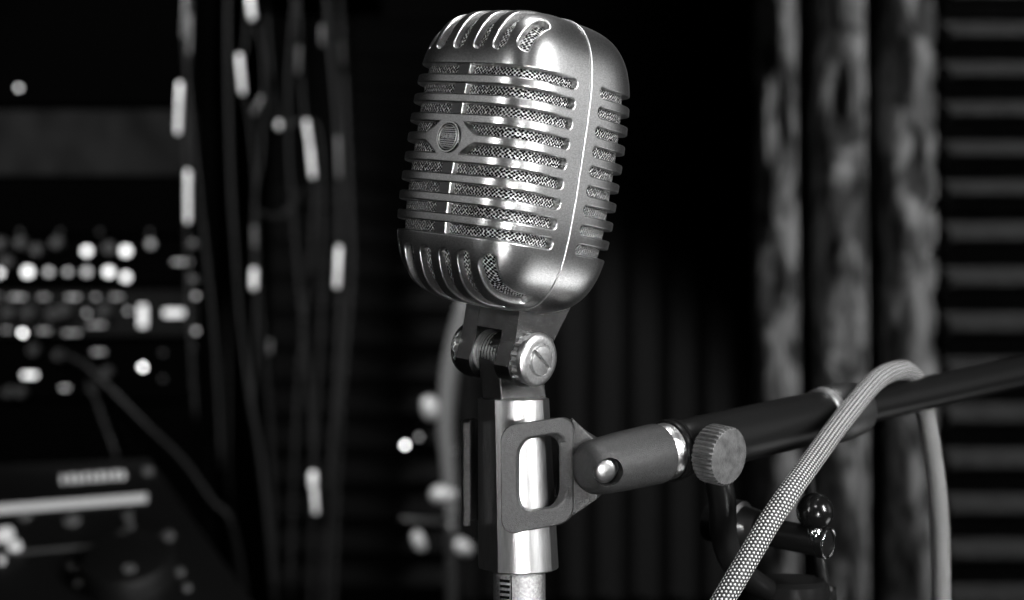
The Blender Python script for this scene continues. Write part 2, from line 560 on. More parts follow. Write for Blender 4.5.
# flat rib behind the bars in the middle of the face
def centre_rib(parent):
    m = MB(); rings = []
    for j in range(61):
        z = -37.5+75*j/60
        if True:
            x = pt_uz(0.01, z).x
            rings.append([HM @ Vector((x-o, y, z)) for (y, o) in ((-3.2, 3.4), (-3.2, 1.25), (-2.8, 0.9), (2.8, 0.9), (3.2, 1.25), (3.2, 3.4))])
    m.loft(rings)
    return m.build('centre_rib', mat('rib_metal', 0.16, 0.34, 1, bump=0.3, bscale=2000), parent, angle=35)
cr = centre_rib(mic)
def rib_edge_glint(parent):
    for sg in (1,):
        m = MB(); rings = []
        for j in range(61):
            z = -37.4+74.8*j/60; x = pt_uz(0.01, z).x
            rings.append([HM @ Vector((x-o, sg*y, z)) for (y, o) in ((3.15, 3.2), (3.0, 0.85), (3.35, 0.75), (3.65, 1.1), (3.7, 3.2))])
        m.loft(rings); e = m.build('rib_edge_glint', M_RIM, parent, angle=35)  # bright strip on one side only, standing in for the edge highlight
rib_edge_glint(cr)
cr['label'] = 'dark flat rib running down behind the bars'

# badge
def badge(parent):
    px = pt_uz(0.01, ZB).x+0.42
    fm = HM @ Matrix.Translation((px, 0, ZB)) @ Matrix.Rotation(PI/2, 4, 'Y') @ Matrix.Rotation(PI/2, 4, 'Z') @ Matrix.Scale(1.08, 4)   # z out of the face, x along +y
    m = MB(); prof = [(-1.5, 5.9), (0.55, 5.9), (0.75, 5.75), (0.8, 5.5), (0.75, 5.2), (0.45, 5.05), (0.35, 0.01)]
    m.lathe(prof, fm, 48)
    b = m.build('badge', mat('badge_dark', 0.05, 0.4, 1), parent, angle=30)
    b['label'] = 'round maker badge with a raised name band'
    # bright rings, band, pin stripes, name
    r = MB()
    for rr, w in ((5.5, 0.28), (4.55, 0.16)):
        r.lathe([(0.4, rr-w), (0.9, rr-w*0.8), (0.95, rr), (0.9, rr+w*0.8), (0.4, rr+w)], fm, 56, caps=False)
    r.box((-4.5, -1.35, 0.3), (4.5, -1.12, 0.78), fm); r.box((-4.5, 1.12, 0.3), (4.5, 1.35, 0.78), fm)
    for yy in (2.0, 2.75, 3.5):
        hw = math.sqrt(4.4**2-yy**2)*0.92
        for s in (1, -1): r.box((-hw, s*yy-0.13, 0.3), (hw, s*yy+0.13, 0.66), fm)
    r.build('badge_relief', M_RIM, b, angle=30)
    text_mesh('badge_lettering', 'SHURE', 2.35, fm @ Matrix.Translation((0, 0, 0.55)), M_RIM, b, extrude=0.25)
badge(mic)

# ------------------------------------------------------------------ yoke under the head
PVX, PVZ = -9.6, -79.5
def arc(cx, cy, r, a0, a1, n): return [(cx+r*math.cos(R(a0+(a1-a0)*i/n)), cy+r*math.sin(R(a0+(a1-a0)*i/n))) for i in range(n+1)]
def yoke(parent):
    m = MB()
    def plate(outline, y0, y1):
        m.loft([[HM @ Vector((x, y0, z)) for x, z in outline], [HM @ Vector((x, y1, z)) for x, z in outline]])
    ear = [(-0.6, -58.0), (-32, -56.0), (-25.5, -74)]+arc(PVX-1.2, PVZ-0.5, 12.2, 335-180, 335+20-5, 14)
    # ear: tapering plate ending in a round lobe
    ear = [(-0.6, -57.0), (-32, -55.0), (-21.2, -77)]+arc(PVX, PVZ-0.6, 11.6, 190, 340, 14)+[(-0.6, -74)]
    plate(ear, 7.2, 15.6); plate(ear, -15.6, -7.2)
    blk = [(-0.8, -57.0), (-31.5, -55.0), (-26.5, -69.5), (-0.8, -69.5)]
    b = MB(); blk = [(-0.6, -57.0), (-31.5, -55.0), (-26.5, -69.5), (-0.6, -69.5)]
    b.loft([[HM @ Vector((x, y, z)) for x, z in blk] for y in (-8.0, 8.0)])
    o = m.build('yoke', M_DARKMETAL, parent, smooth=False)
    boolean_cut(o, b.build('cutter', M_DARKMETAL, None, smooth=False), 'UNION')
    bv = o.modifiers.new('bevel', 'BEVEL'); bv.width = 0.0005; bv.segments = 2; bv.limit_method = 'ANGLE'; bv.angle_limit = R(40)
    return o
yk = yoke(mic)
def pivot():
    piv = Vector((PVX, 0, PVZ))
    fy = HM @ Matrix.Translation(piv) @ Matrix.Rotation(-PI/2, 4, 'X')     # z -> +y
    # knuckle and tongue between the ears
    m = MB()
    prof = []
    for i in range(9):
        z = -6.8+1.7*i; prof += [(z-0.82, 8.6), (z-0.5, 9.4), (z+0.35, 9.4), (z+0.62, 8.6)]
    prof = [(-7.0, 5.0)]+prof[0:34]+[(7.0, 5.0)]
    m.lathe(prof, fy, 40)
    k = m.build('ridged_knuckle', M_SCREW, mic, angle=40)
    # gear washers and screw on the near side
    def gear(side, name):
        k0 = 0.0 if side > 0 else 1.6
        g = MB(); f2 = fy @ Matrix.Rotation(0 if side > 0 else PI, 4, 'X')
        n = 96; rings = []
        for z in (15.4, 19.2-k0):
            rings.append([f2 @ Vector(((9.8+0.7*(1 if (i//3) % 2 else 0))*math.cos(2*PI*i/n), (9.8+0.7*(1 if (i//3) % 2 else 0))*math.sin(2*PI*i/n), z)) for i in range(n)])
        g.loft(rings); g.build(name, M_SCREW, mic, smooth=False)
        h = MB()
        h.lathe([(z-(0 if side > 0 else (z-17.0)*0.62), q) for z, q in [(18.0, 10.0), (18.9, 10.6), (19.3, 11.0), (20.6, 11.2), (21.8, 11.0), (22.6, 10.2), (22.9, 8.6), (22.9, 7.2), (22.5, 6.9), (22.45, 0.01)]], f2, 64, caps=False)
        h.build('pivot_washer', M_SCREW if side > 0 else M_DARKMETAL, mic, angle=35)
        return f2
    gear(-1, 'toothed_washer')
    f2 = gear(1, 'toothed_washer')
    s = MB(); s.lathe([(22.3, 6.4), (23.3, 6.4), (23.9, 6.0), (24.1, 5.2), (24.2, 0.01)], f2, 48, caps=False)
    so = s.build('slotted_screw', M_SCREW, mic, angle=35)
    c = MB(); sm = f2 @ Matrix.Rotation(R(148), 4, 'Z'); c.box((-9, -0.95, 22.7), (9, 0.95, 26), sm)
    cut = c.build('cutter', M_SCREW, None, smooth=False)
    return fy, so, cut
fy, so, cut = pivot()
# close the screw head so that the slot can be cut
bmm = bmesh.new(); bmm.from_mesh(so.data); bmesh.ops.holes_fill(bmm, edges=[e for e in bmm.edges if e.is_boundary]); bmesh.ops.recalc_face_normals(bmm, faces=bmm.faces); bmm.to_mesh(so.data); bmm.free()
boolean_cut(so, cut)

BX, BY = 0.0009, 0.7107       # barrel axis
def tongue():
    m = MB(); F = Matrix.Translation((BX, BY, CAMZ)) @ Matrix.Rotation(YAW, 4, 'Z') @ Matrix.Scale(0.001, 4)
    px_, pz_ = 6.7, -22.4
    out = [(13.6, -41.7), (14.2, -37), (px_+9.0, pz_-4)]+arc(px_, pz_, 9.4, -10, 190, 12)+[(px_-10.5, pz_-5), (-12.6, -34), (-14.4, -41.7)]
    m.loft([[F @ Vector((x, -5.7, z)) for x, z in out], [F @ Vector((x, 5.7, z)) for x, z in out]])
    m.build('tongue', M_DARKMETAL, mic, smooth=False, bevel=0.0006)
tongue()

def barrel():
    m = MB(); rings = []
    zt, zb = -0.0415, -0.1135
    n = 72
    for t, dr, dz in ((0, -1.3, 0.1), (0, -0.7, 0), (0.004, 0, 0), (0.25, 0, 0), (0.5, 0, 0), (0.8, 0, 0), (0.992, 0, 0), (1.0, -0.6, 0), (1.0, -2.2, 0)):
        z = CAMZ+zt+(zb-zt)*t; r = (15.1+1.9*t+dr)*0.001; cx = BX+0.0022*t-0.0004
        ring = []
        for i in range(n):
            a = 2*PI*i/n
            rr = r
            # flat facet on the left front, small one on the right rear
            for na, half in ((R(209), R(31)), (R(-22), R(13))):
                d = (a-na+PI) % (2*PI)-PI
                if abs(d) < half: rr = r*math.cos(half)/math.cos(d)
            ring.append(Vector((cx+rr*math.cos(a), BY+rr*math.sin(a), z+dz*0.001)))
        rings.append(ring)
    m.loft(rings[::-1])
    o = m.build('barrel', M_BARREL, mic, angle=14)
    o['label'] = 'shiny chrome barrel with a flat facet'
barrel()

# =================================================================== BOOM STAND
AX = Vector((0.0331, 0.695, CAMZ-0.0695)); EX = Vector((0.2697, 0.885, CAMZ-0.0374))
bd = (EX-AX).normalized()
stand = thing('boom_microphone_stand', 'black tubular boom stand reaching in from the right with clip and knurled knob', 'microphone stand', (0.122, 0.765, 0.0))
BF = frame(AX, bd)           # z along the boom, metres
def bl(name, prof, material, n=56, angle=35, **k):
    m = MB(); m.lathe([(s*0.001, r*0.001) for s, r in prof], BF, n); return m.build(name, material, stand, angle=angle, **k)

# clip: front plate with a window, wrap-around back, left jaw
def clip():
    m = MB()
    TLc, TRc, BRc, BLc = W(500, 426, 0.6850), W(573, 415.5, 0.699), W(573, 522, 0.699), W(501, 536, 0.6850)
    def q(u, v):     # 0..1 square to the plate, with a slight bow around the barrel
        p = TLc.lerp(TRc, u).lerp(BLc.lerp(BRc, u), v)
        return p+Vector((-0.0003, -0.0012, 0))*math.sin(PI*u)
    n = 8
    outer = [q(x+0.5, 0.5-y) for x, y in rr2(1.0, 1.0, 0.20, 0.15, n)]
    inner = [q(x+0.58, 0.485-y) for x, y in rr2(0.72, 0.69, 0.20, 0.20, n)]
    back = [q(x+0.50, 0.485-y) for x, y in rr2(0.53, 0.65, 0.16, 0.16, n)]
    th = Vector((0.0012, 0.0036, 0))
    m.ringplate(outer, inner, th, None, back)
    o = m.build('clip', M_BLACKMETAL, stand, smooth=True, angle=40, bevel=0.0006, bseg=3)
    w = MB()
    # wrap behind the barrel from the plate's right edge to the left jaw
    path = [(566, 0.7025), (569, 0.721), (560, 0.7315), (530, 0.7335), (492, 0.7335), (474, 0.731), (466.5, 0.7245), (465, 0.715), (467, 0.7085)]
    rings = []
    P2 = [W(px, 300, d) for px, d in path]
    for i, p in enumerate(P2):
        t = (P2[min(i+1, len(P2)-1)]-P2[max(i-1, 0)]); t.z = 0; t.normalize(); nr = Vector((-t.y, t.x, 0))*0.0016
        top = CAMZ-0.0515; bot = CAMZ-0.0955+(0.0100 if i < 4 else 0)
        a = p+nr; b = p-nr
        rings.append([Vector((a.x, a.y, bot)), Vector((a.x, a.y, top)), Vector((b.x, b.y, top)), Vector((b.x, b.y, bot))])
    w.loft(rings)
    w.build('clip_jaw', M_BLACKMETAL, o, smooth=False, bevel=0.0006)
    # gusset
    g = MB()
    r0 = [W(571.5, 417, 0.7000), W(571.5, 517, 0.7000), W(569, 508, 0.728), W(569, 420, 0.728)]
    r1 = [W(600, 445, 0.6995), W(597, 499, 0.6985), W(610, 488, 0.716), W(614, 448, 0.717)]
    g.loft([r0, r1]); g.build('gusset', mat('cast_gusset', 0.07, 0.45, 0.6, noise=0.4, nscale=900, bump=0.6, bscale=2400), o, smooth=False, bevel=0.0008)
def rr2(w, h, rx, ry, n):
    out = []
    for cx, cy, a0 in ((w/2-rx, h/2-ry, 0), (-w/2+rx, h/2-ry, 90), (-w/2+rx, -h/2+ry, 180), (w/2-rx, -h/2+ry, 270)):
        for i in range(n+1):
            a = R(a0+90*i/n); out.append((cx+rx*math.cos(a), cy+ry*math.sin(a)))
    return out
clip()

# lug with a recessed screw
m = MB(); m.lathe([(s*0.001, r*0.001) for s, r in [(-4.3, 4.0), (-4.1, 7.0), (-3.2, 9.2), (-1.0, 10.7), (2.5, 11.5), (8, 12.0), (18, 12.5), (36, 12.9), (37.6, 12.7), (38, 12.0)]], BF, 72)
lug = m.build('swivel_lug', M_BLACKMETAL, stand, smooth=False)
hd = Vector((0.28, -0.95, -0.16)).normalized(); hc = AX+bd*0.0048+hd*0.0105; HF = frame(hc, hd)
c = MB(); c.lathe([(-0.007, 0.0062), (0.02, 0.0062)], HF, 40); cut = c.build('cutter', M_BLACKMETAL, None, smooth=False)
boolean_cut(lug, cut)
for p in lug.data.polygons: p.use_smooth = True
lug.data.set_sharp_from_angle(angle=R(35))
b_ = lug.modifiers.new('bevel', 'BEVEL'); b_.width = 0.0004; b_.segments = 2; b_.limit_method = 'ANGLE'; b_.angle_limit = R(50)
s = MB(); s.lathe([(-0.0080, 0.0051), (-0.0042, 0.0051), (-0.0036, 0.0049), (-0.0031, 0.0042), (-0.0027, 0.0026), (-0.0026, 0.0001)], HF, 40, caps=False)
s.lathe([(-0.0068, 0.0060), (-0.0056, 0.0060), (-0.0052, 0.0056), (-0.0055, 0.0052)], HF, 40, caps=False)
s.build('lug_screw', mat('dull_screw', 0.38, 0.36, 1, bump=0.3, bscale=900), stand, angle=40)

bl('thread_ring', [(36.5, 11.2), (38.5, 11.9), (40.0, 12.2), (43.5, 12.2), (44, 11.0)], mat('scuffed_chrome', 0.75, 0.3, 1, noise=0.4, nscale=500, bump=0.8, bscale=700))
bl('lock_washer', [(43.6, 10.5), (43.6, 13.1), (44.2, 13.5), (45.6, 13.5), (46.2, 12.9), (46.6, 12.6), (47.2, 13.3), (48.6, 13.3), (49.2, 12.7), (49.6, 11.0)], M_BLACKGLOSS)
bl('clutch_tube', [(49.0, 11.3), (52, 12.2), (60, 12.3), (141, 12.1), (143, 11.8), (143.5, 9)], M_BLACKGLOSS)
bl('clutch_ring', [(142.5, 10), (142.6, 12.4), (143.4, 13.2), (147.0, 13.4), (147.6, 13.0), (148, 10)], mat('clutch_ring_metal', 0.8, 0.38, 1, noise=0.2, nscale=500))
bl('boom_collar', [(147.6, 10), (147.8, 13.3), (149, 13.8), (158, 13.9), (168, 12.6), (169.5, 12.0), (170, 8)], M_BLACKPLASTIC)
bl('boom_arm', [(165, 8.3), (760, 8.3)], M_BLACKGLOSS)
# the ball that tilts the clutch is clamped by a knurled knob
kc = AX+bd*0.0535; kd = Vector((0.70, -0.71, -0.10)).normalized(); KF = frame(kc, kd)
m = MB(); m.lathe([(0, 0.0075), (0.0125, 0.0075), (0.0128, 0.009), (0.0145, 0.009)], KF, 32); m.build('knob_boss', M_BLACKMETAL, stand, angle=35)
m = MB(); n = 144; rings = []
for z, rr, kn in ((0.0135, 0.0105, 0), (0.0140, 0.0120, 0.6), (0.0148, 0.0127, 1), (0.0235, 0.0127, 1), (0.0243, 0.0122, 0.7), (0.0247, 0.0117, 0), (0.0250, 0.0105, 0), (0.0252, 0.006, 0), (0.0253, 0.0006, 0)):
    rings.append([KF @ Vector(((rr-0.0009*kn*(1 if (i//2) % 2 else 0))*math.cos(2*PI*i/n), (rr-0.0009*kn*(1 if (i//2) % 2 else 0))*math.sin(2*PI*i/n), z)) for i in range(n)])
m.loft(rings); m.build('knurled_knob', M_KNOB, stand, angle=25)

# link arm hanging from the clutch to the tilting clamp
def link(name, pts, w, t, mt):
    path = catmull(pts, 6); m = MB(); rings = []
    for i, p in enumerate(path):
        T = (path[min(i+1, len(path)-1)]-path[max(i-1, 0)]).normalized(); side = Vector((0.75, -0.66, 0)); side = (side-T*side.dot(T)).normalized(); nr = T.cross(side)
        rings.append([p+side*(w/2*math.cos(a))+nr*(t/2*math.sin(a)) for a in [2*PI*k/16 for k in range(16)]])
    m.loft(rings); return m.build(name, mt, stand)
link('clamp_arm', [W(716, 470, 0.738), W(722, 500, 0.737), W(724, 535, 0.738), W(733, 562, 0.742), W(752, 580, 0.75), W(770, 592, 0.762)], 0.013, 0.010, M_BLACKGLOSS)
# pole with the clamp head
PX = W(790, 600, 0.768); 
pole = MB(); pole.lathe([(0.035, 0.0125), (CAMZ-0.165, 0.0125)], Matrix.Translation((PX.x, PX.y, 0)), 40); pole.build('pole', M_BLACKGLOSS, stand, angle=35)
hd_ = MB(); zc_ = CAMZ-0.1275
hd_.lathe([(-0.060, 0.0130), (-0.058, 0.0175), (-0.008, 0.0178), (-0.002, 0.0172), (0.0, 0.0155), (0.0006, 0.010), (0.0006, 0.001)], Matrix.Translation((PX.x, PX.y, zc_)), 56, caps=True)
hd_.build('clamp_head', M_BLACKGLOSS, stand, angle=30)
# cross lever: a short bar, flange, ball knob
te = W(828.5, 543.5, 0.742); td = Vector((0.80, -0.58, -0.09)).normalized(); TF = frame(te, td)
m = MB(); m.lathe([(-0.036, 0.0064), (-0.004, 0.0066), (-0.0035, 0.0071), (-0.0006, 0.0071), (0, 0.0066), (0.0001, 0.006), (-0.0008, 0.0056), (-0.0009, 0.0002)], TF, 48); m.build('lever_bar', M_BLACKGLOSS, stand, angle=35)
m = MB(); m.lathe([(-0.0004, 0.00665), (0.0002, 0.0069), (0.0002, 0.0064), (-0.0002, 0.0061)], TF, 48, caps=False); m.build('lever_end_ring', M_CHROME, stand)
m = MB(); m.lathe([(-0.034, 0.0075), (-0.0335, 0.0088), (-0.0305, 0.0088), (-0.030, 0.0078)], TF, 48)
m.lathe([(-0.048, 0.0095), (-0.0475, 0.0118), (-0.0435, 0.0118), (-0.0425, 0.0100), (-0.034, 0.0088)], TF, 48); m.build('lever_flange', mat('dull_steel', 0.35, 0.3, 1), stand, angle=35)
m = MB(); m.lathe([(-0.060, 0.009), (-0.047, 0.0105)], TF, 40); m.build('lever_hub', M_BLACKGLOSS, stand, angle=35)
bc = W(815, 511.5, 0.742)
m = MB(); m.lathe([(-0.0083*math.cos(PI*i/24), max(0.0083*math.sin(PI*i/24), 0.0001)) for i in range(25)], Matrix.Translation(bc), 48, caps=False); m.build('ball_knob', M_BALL, stand)
m = MB(); m.lathe([(-0.014, 0.0034), (-0.006, 0.0034)], Matrix.Translation(bc), 24); m.build('ball_stem', M_CHROME, stand)
# round cast base, out of frame below
m = MB(); m.lathe([(0.0, 0.14), (0.008, 0.142), (0.014, 0.135), (0.022, 0.05), (0.036, 0.02), (0.040, 0.013)], Matrix.Translation((PX.x, PX.y, 0)), 56); m.build('base', M_BLACKMETAL, stand, angle=35)

# =================================================================== CABLE WITH PLUG
pl = Vector((BX+0.0022, BY, CAMZ-0.1137))
cable = thing('microphone_cable', 'grey and black braided cable looped over the boom, plugged under the microphone', 'cable', (pl.x, pl.y, CAMZ-0.2))
def plug():
    F = Matrix.Translation(pl)
    m = MB(); n = 56; rings = []
    for z, r in ((0, 0.0098), (-0.002, 0.0110), (-0.0022, 0.0110), (-0.055, 0.0112), (-0.058, 0.0100), (-0.070, 0.0080)):
        rings.append([F @ Vector((r*math.cos(2*PI*i/n), r*math.sin(2*PI*i/n), z)) for i in range(n)])
    m.loft(rings); o = m.build('plug', mat('plug_nickel', 0.42, 0.4, 1, noise=0.35, nscale=900, bump=0.8, bscale=2200), cable, angle=35)
    t = MB()
    for i in range(9):
        z = -0.0035-0.0023*i
        fm = F @ Matrix.Rotation(R(-122), 4, 'Z')
        t.box((0.0100, -0.0024, z-0.0006), (0.0116, 0.0024, z+0.0006), fm)
    t.box((0.0100, 0.0030, -0.024), (0.0114, 0.0034, -0.001), F @ Matrix.Rotation(R(-122), 4, 'Z'))
    t.build('latch_teeth', M_CHROME, o, smooth=False)
    m = MB(); m.lathe([(-0.100, 0.0052), (-0.09, 0.0060), (-0.066, 0.0082)], F, 32); m.build('strain_relief', M_BLACKPLASTIC, cable, angle=35)
plug()
pts = [pl+Vector((0, 0, -0.085)), pl+Vector((0.001, -0.001, -0.13)), pl+Vector((0.022, -0.008, -0.165)), pl+Vector((0.050, -0.016, -0.160)),
       W(680, 668, 0.690), W(704, 632, 0.692), W(728, 592, 0.695), W(750, 555, 0.70), W(770, 521, 0.706), W(791, 490, 0.715), W(812, 461, 0.733), W(836, 428, 0.757), W(862, 395.5, 0.782),
       W(878, 379, 0.796), W(893, 371.5, 0.808), W(906, 371, 0.822), W(918, 384, 0.840), W(925, 410, 0.845), W(931, 445, 0.845), W(937, 490, 0.845), W(940, 535, 0.845), W(941, 600, 0.845), W(941, 700, 0.848),
       W(940, 900, 0.85), Vector((0.222, 0.90, 0.2)), Vector((0.24, 0.92, 0.012)), Vector((0.30, 1.0, 0.0055)), Vector((0.5, 1.3, 0.0055))]
tube('cable_sleeve', pts, 0.0048, M_BRAID, cable, n=28, rep=10, pitch=0.0017)
# thin black cable hanging behind the lever
tube('thin_black_cable', [W(808, 470, 0.80), W(812, 510, 0.79), W(818, 550, 0.775), W(822, 575, 0.772), W(826, 600, 0.772), W(832, 660, 0.775), Vector((0.155, 0.79, 0.7)), Vector((0.16, 0.80, 0.2)), Vector((0.17, 0.82, 0.006)), Vector((0.3, 0.9, 0.004))], 0.0031, M_BLACKGLOSS, None, n=12)
tag(bpy.data.objects['thin_black_cable'], 'thin glossy black cable hanging down behind the ball-tipped lever of the stand', 'cable')

# =================================================================== ROOM
M_FLOOR = mat('dark_floor', 0.02, 0.6, noise=0.3, nscale=8)
M_WALL = mat('charcoal_wall', 0.006, 0.9, spec=0.05, noise=0.2, nscale=20)
M_FOAM_LIT = mat('lit_acoustic_foam', 0.045, 0.95, spec=0.1, noise=0.25, nscale=60, bump=0.8, bscale=400)  # same foam in a lighter colour, standing in for stronger light on it
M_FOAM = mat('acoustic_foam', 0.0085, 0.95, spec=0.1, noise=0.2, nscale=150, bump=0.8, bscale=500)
X0, X1, Y0, Y1, ZC = -2.0, 1.9, -1.3, 2.55, 2.6
def slab(name, a, b, mt, kind='structure'):
    m = MB(); m.box(a, b); o = m.build(name, mt, None, smooth=False); tag(o, kind=kind); return o
slab('floor', (X0-.1, Y0-.1, -0.1), (X1+.1, Y1+.1, 0), M_FLOOR)
slab('ceiling', (X0-.1, Y0-.1, ZC), (X1+.1, Y1+.1, ZC+.1), M_WALL)
slab('wall_back', (X0-.1, Y1, 0), (X1+.1, Y1+.1, ZC), M_WALL)
slab('wall_left', (X0-.1, Y0, 0), (X0, Y1, ZC), M_WALL)
slab('wall_right', (X1, Y0, 0), (X1+.1, Y1, ZC), M_WALL)
slab('wall_front', (X0-.1, Y0-.1, 0), (X1+.1, Y0, ZC), M_WALL)

def foam(label, x0, x1, z0, z1, yback, pitch, depth, vertical, mt=None, group='wedge foam panels on the wall', phase=0.0):
    """wedge foam panel: rounded ridges, hung with its back at yback"""
    m = MB(); base = 0.02; prof = []
    L = (x1-x0) if vertical else (z1-z0); n = max(1, round(L/pitch)); p = L/n
    prof.append((0, 0))
    for i in range(n):
        for t, h in ((0.0, 0.0), (0.12, 0.05), (0.38, 0.86), (0.46, 0.98), (0.54, 0.98), (0.62, 0.86), (0.88, 0.05)):
            prof.append(((i+t)*p, base+h*depth))
    prof.append((L, base)); prof.append((L, 0))
    if vertical: rings = [[Vector((x0+a, yback-h, z)) for a, h in prof] for z in (z0, z1)]
    else: rings = [[Vector((x, yback-h, z0+a)) for a, h in prof] for x in (x0, x1)]
    m.loft(rings)
    o = m.build('acoustic_foam_panel', mt or M_FOAM, None, angle=50)
    tag(o, label, 'acoustic panel', group); return o
def zz(py, d): return CAMZ-(py-300)/FPX*d
def xx(px, d): return (px-512)/FPX*d
D1 = Y1
YB = Y1+0.0004
foam('charcoal foam panel with level ridges behind the microphone, top right of it', xx(352, 2.5), xx(748, 2.5), zz(181, 2.5), zz(181, 2.5)+0.60, YB, 0.051, 0.035, False)
foam('charcoal foam panel with upright ridges between the microphone and the curtain', xx(455, 2.5), xx(748, 2.5), zz(184, 2.5)-0.62, zz(184, 2.5), YB, 0.057, 0.035, True)
foam('charcoal foam panel with level ridges left of the microphone, behind the cables', xx(170, 2.5), xx(452, 2.5), zz(184, 2.5)-0.62, zz(184, 2.5), YB, 0.051, 0.035, False)
# right: panels on a boxed-out wall section nearer the camera
slab('wall_pier', (xx(952, 2.02), 2.02, 0), (X1, Y1, ZC), M_WALL)
foam('upper foam panel with level ridges at the right edge, beside the curtain', xx(953, 1.95), xx(953, 1.95)+0.62, zz(212, 1.95), zz(212, 1.95)+0.60, 2.02, 0.046, 0.045, False, M_FOAM_LIT)
foam('lower foam panel with level ridges at the right edge, behind the boom', xx(953, 1.95), xx(953, 1.95)+0.62, zz(212, 1.95)-0.64, zz(212, 1.95)-0.003, 2.02, 0.053, 0.045, False, M_FOAM_LIT)

# curtain with three lit folds
def fabric_mat():
    m = bpy.data.materials.new('crushed_grey_fabric'); m.use_nodes = True; nt = m.node_tree; b = nt.nodes['Principled BSDF']
    b.inputs['Roughness'].default_value = 0.85; b.inputs['Specular IOR Level'].default_value = 0.15
    tc = nt.nodes.new('ShaderNodeTexCoord'); mp = nt.nodes.new('ShaderNodeMapping'); mp.inputs['Rotation'].default_value = (0, R(32), 0); mp.inputs['Scale'].default_value = (1.7, 1.0, 0.75)
    n = nt.nodes.new('ShaderNodeTexNoise'); n.inputs['Scale'].default_value = 21; n.inputs['Detail'].default_value = 4; n.inputs['Distortion'].default_value = 1.1
    r = nt.nodes.new('ShaderNodeMapRange'); r.inputs[1].default_value = 0.40; r.inputs[2].default_value = 0.62; r.inputs[3].default_value = 0.06; r.inputs[4].default_value = 0.34
    L = nt.links.new; L(tc.outputs['Object'], mp.inputs['Vector']); L(mp.outputs['Vector'], n.inputs['Vector']); L(n.outputs['Fac'], r.inputs[0]); L(r.outputs[0], b.inputs['Base Color'])
    bp = nt.nodes.new('ShaderNodeBump'); bp.inputs['Strength'].default_value = 0.8; bp.inputs['Distance'].default_value = 0.01
    L(n.outputs['Fac'], bp.inputs['Height']); L(bp.outputs['Normal'], b.inputs['Normal']); return m
def curtain():
    yb = 2.02; prof = []; d = 0.05; dp = 0.34
    def lobe(px0, px1, depth, n=14):
        a, b = xx(px0, 1.99), xx(px1, 1.99)
        for i in range(n+1):
            t = PI*i/n; prof.append(((a+b)/2-(b-a)/2*math.cos(t), yb-depth*math.sin(t)**0.6))
    lobe(759, 799, d); prof.append((xx(799, 2), yb+dp)); prof.append((xx(822, 2), yb+dp)); lobe(822, 868, d); prof.append((xx(868, 2), yb+dp)); prof.append((xx(892, 2), yb+dp)); lobe(892, 938, d)
    prof.append((xx(938, 2), yb+0.02))
    nz = 220; z0, z1 = 0.03, 2.45; rings = []
    for j in range(nz+1):
        z = z0+(z1-z0)*j/nz; ring = []
        for i, (x, y) in enumerate(prof):
            w = 0.004*math.sin(z*9+i*0.35)+0.003*math.sin(z*23+i*0.8+1)+0.0025*math.sin(z*41-i*0.9)
            ring.append(Vector((x+0.45*w-0.006*(z-CAMZ), y+w*1.5, z)))
        rings.append(ring)
    m = MB(); m.loft(rings, closed=False, caps=False)
    o = m.build('curtain', fabric_mat(), None)
    s = o.modifiers.new('thick', 'SOLIDIFY'); s.thickness = 0.003; s.offset = 0
    tag(o, 'mottled grey curtain hanging in three deep upright folds', 'curtain')
    return o
curtain()

# =================================================================== RACK
RY = 2.0
M_RACK = mat('rack_black', 0.0006, 0.7, spec=0.0, bump=0.2, bscale=200)
M_PANEL = mat('anodised_faceplate', 0.0006, 0.7, spec=0.0)
M_LED = mat('lit_lamp', 0.3, 0.4, emit=1.9)
M_LEDMID = mat('lit_lamp_mid', 0.3, 0.4, emit=0.5)
M_METER = mat('lit_meter', 0.2, 0.4, emit=0.85)
M_DIMGLOW = mat('dim_glow', 0.2, 0.4, emit=0.13)  # a dim lamp, and the glow added to labels
M_WHITE = mat('white_marking', 0.75, 0.5)
M_GREY = mat('grey_knob_cap', 0.035, 0.4)
M_DKNOB = mat('dark_knob', 0.025, 0.35)
rx0, rx1 = xx(197, RY)-0.4826, xx(199, RY)
rack = thing('rack_cabinet', 'tall black equipment rack at the left edge holding the studio units', 'rack', ((rx0+rx1)/2, RY+0.2, 0))
m = MB()
m.box((rx0-0.02, RY, 0), (rx0, RY+0.45, 1.70)); m.box((rx1, RY-0.002, 0), (rx1+0.02, RY+0.45, 1.70))
m.box((rx0-0.02, RY, 1.70), (rx1+0.02, RY+0.45, 1.72)); m.box((rx0, RY, 0.0), (rx1, RY+0.45, 0.08)); m.box((rx0, RY+0.43, 0.08), (rx1, RY+0.45, 1.70))
m.build('cabinet', M_RACK, rack, smooth=False, bevel=0.002)
def rpt(px, py, y=RY): return Vector((xx(px, y), y, zz(py, y)))
def unit(name, label, cat, py0, py1, depth=0.25, material=None, group='rack units', yf=None):
    y = RY if yf is None else yf
    z1, z0 = zz(py0, RY), zz(py1, RY)
    t = thing(name, label, cat, ((rx0+rx1)/2, RY+0.1, z0), group)
    b = MB(); b.box((rx0+0.004, y-0.004, z0+0.0006), (rx1-0.001, y, z1-0.0006)); b.box((rx0+0.03, y, z0+0.002), (rx1-0.03, RY+depth, z1-0.002))
    b.build('faceplate', material or M_PANEL, t, smooth=False, bevel=0.0008)
    t['face_y'] = y-0.004
    return t
def disc(t, name, px, py, rpx, material, depth=0.004, knob=False):
    y = t['face_y']; p = rpt(px, py, y); r = rpx/FPX*y
    m = MB(); F = frame(p, (0, -1, 0))
    if knob: m.lathe([(0, r*1.05), (depth*0.25, r), (depth*0.9, r*0.85), (depth, r*0.75), (depth, r*0.01)], F, 20)
    else: m.lathe([(-0.001, r), (depth*0.6, r), (depth, r*0.6), (depth*1.05, r*0.05)], F, 16)
    return m.build(name, material, t, angle=35)
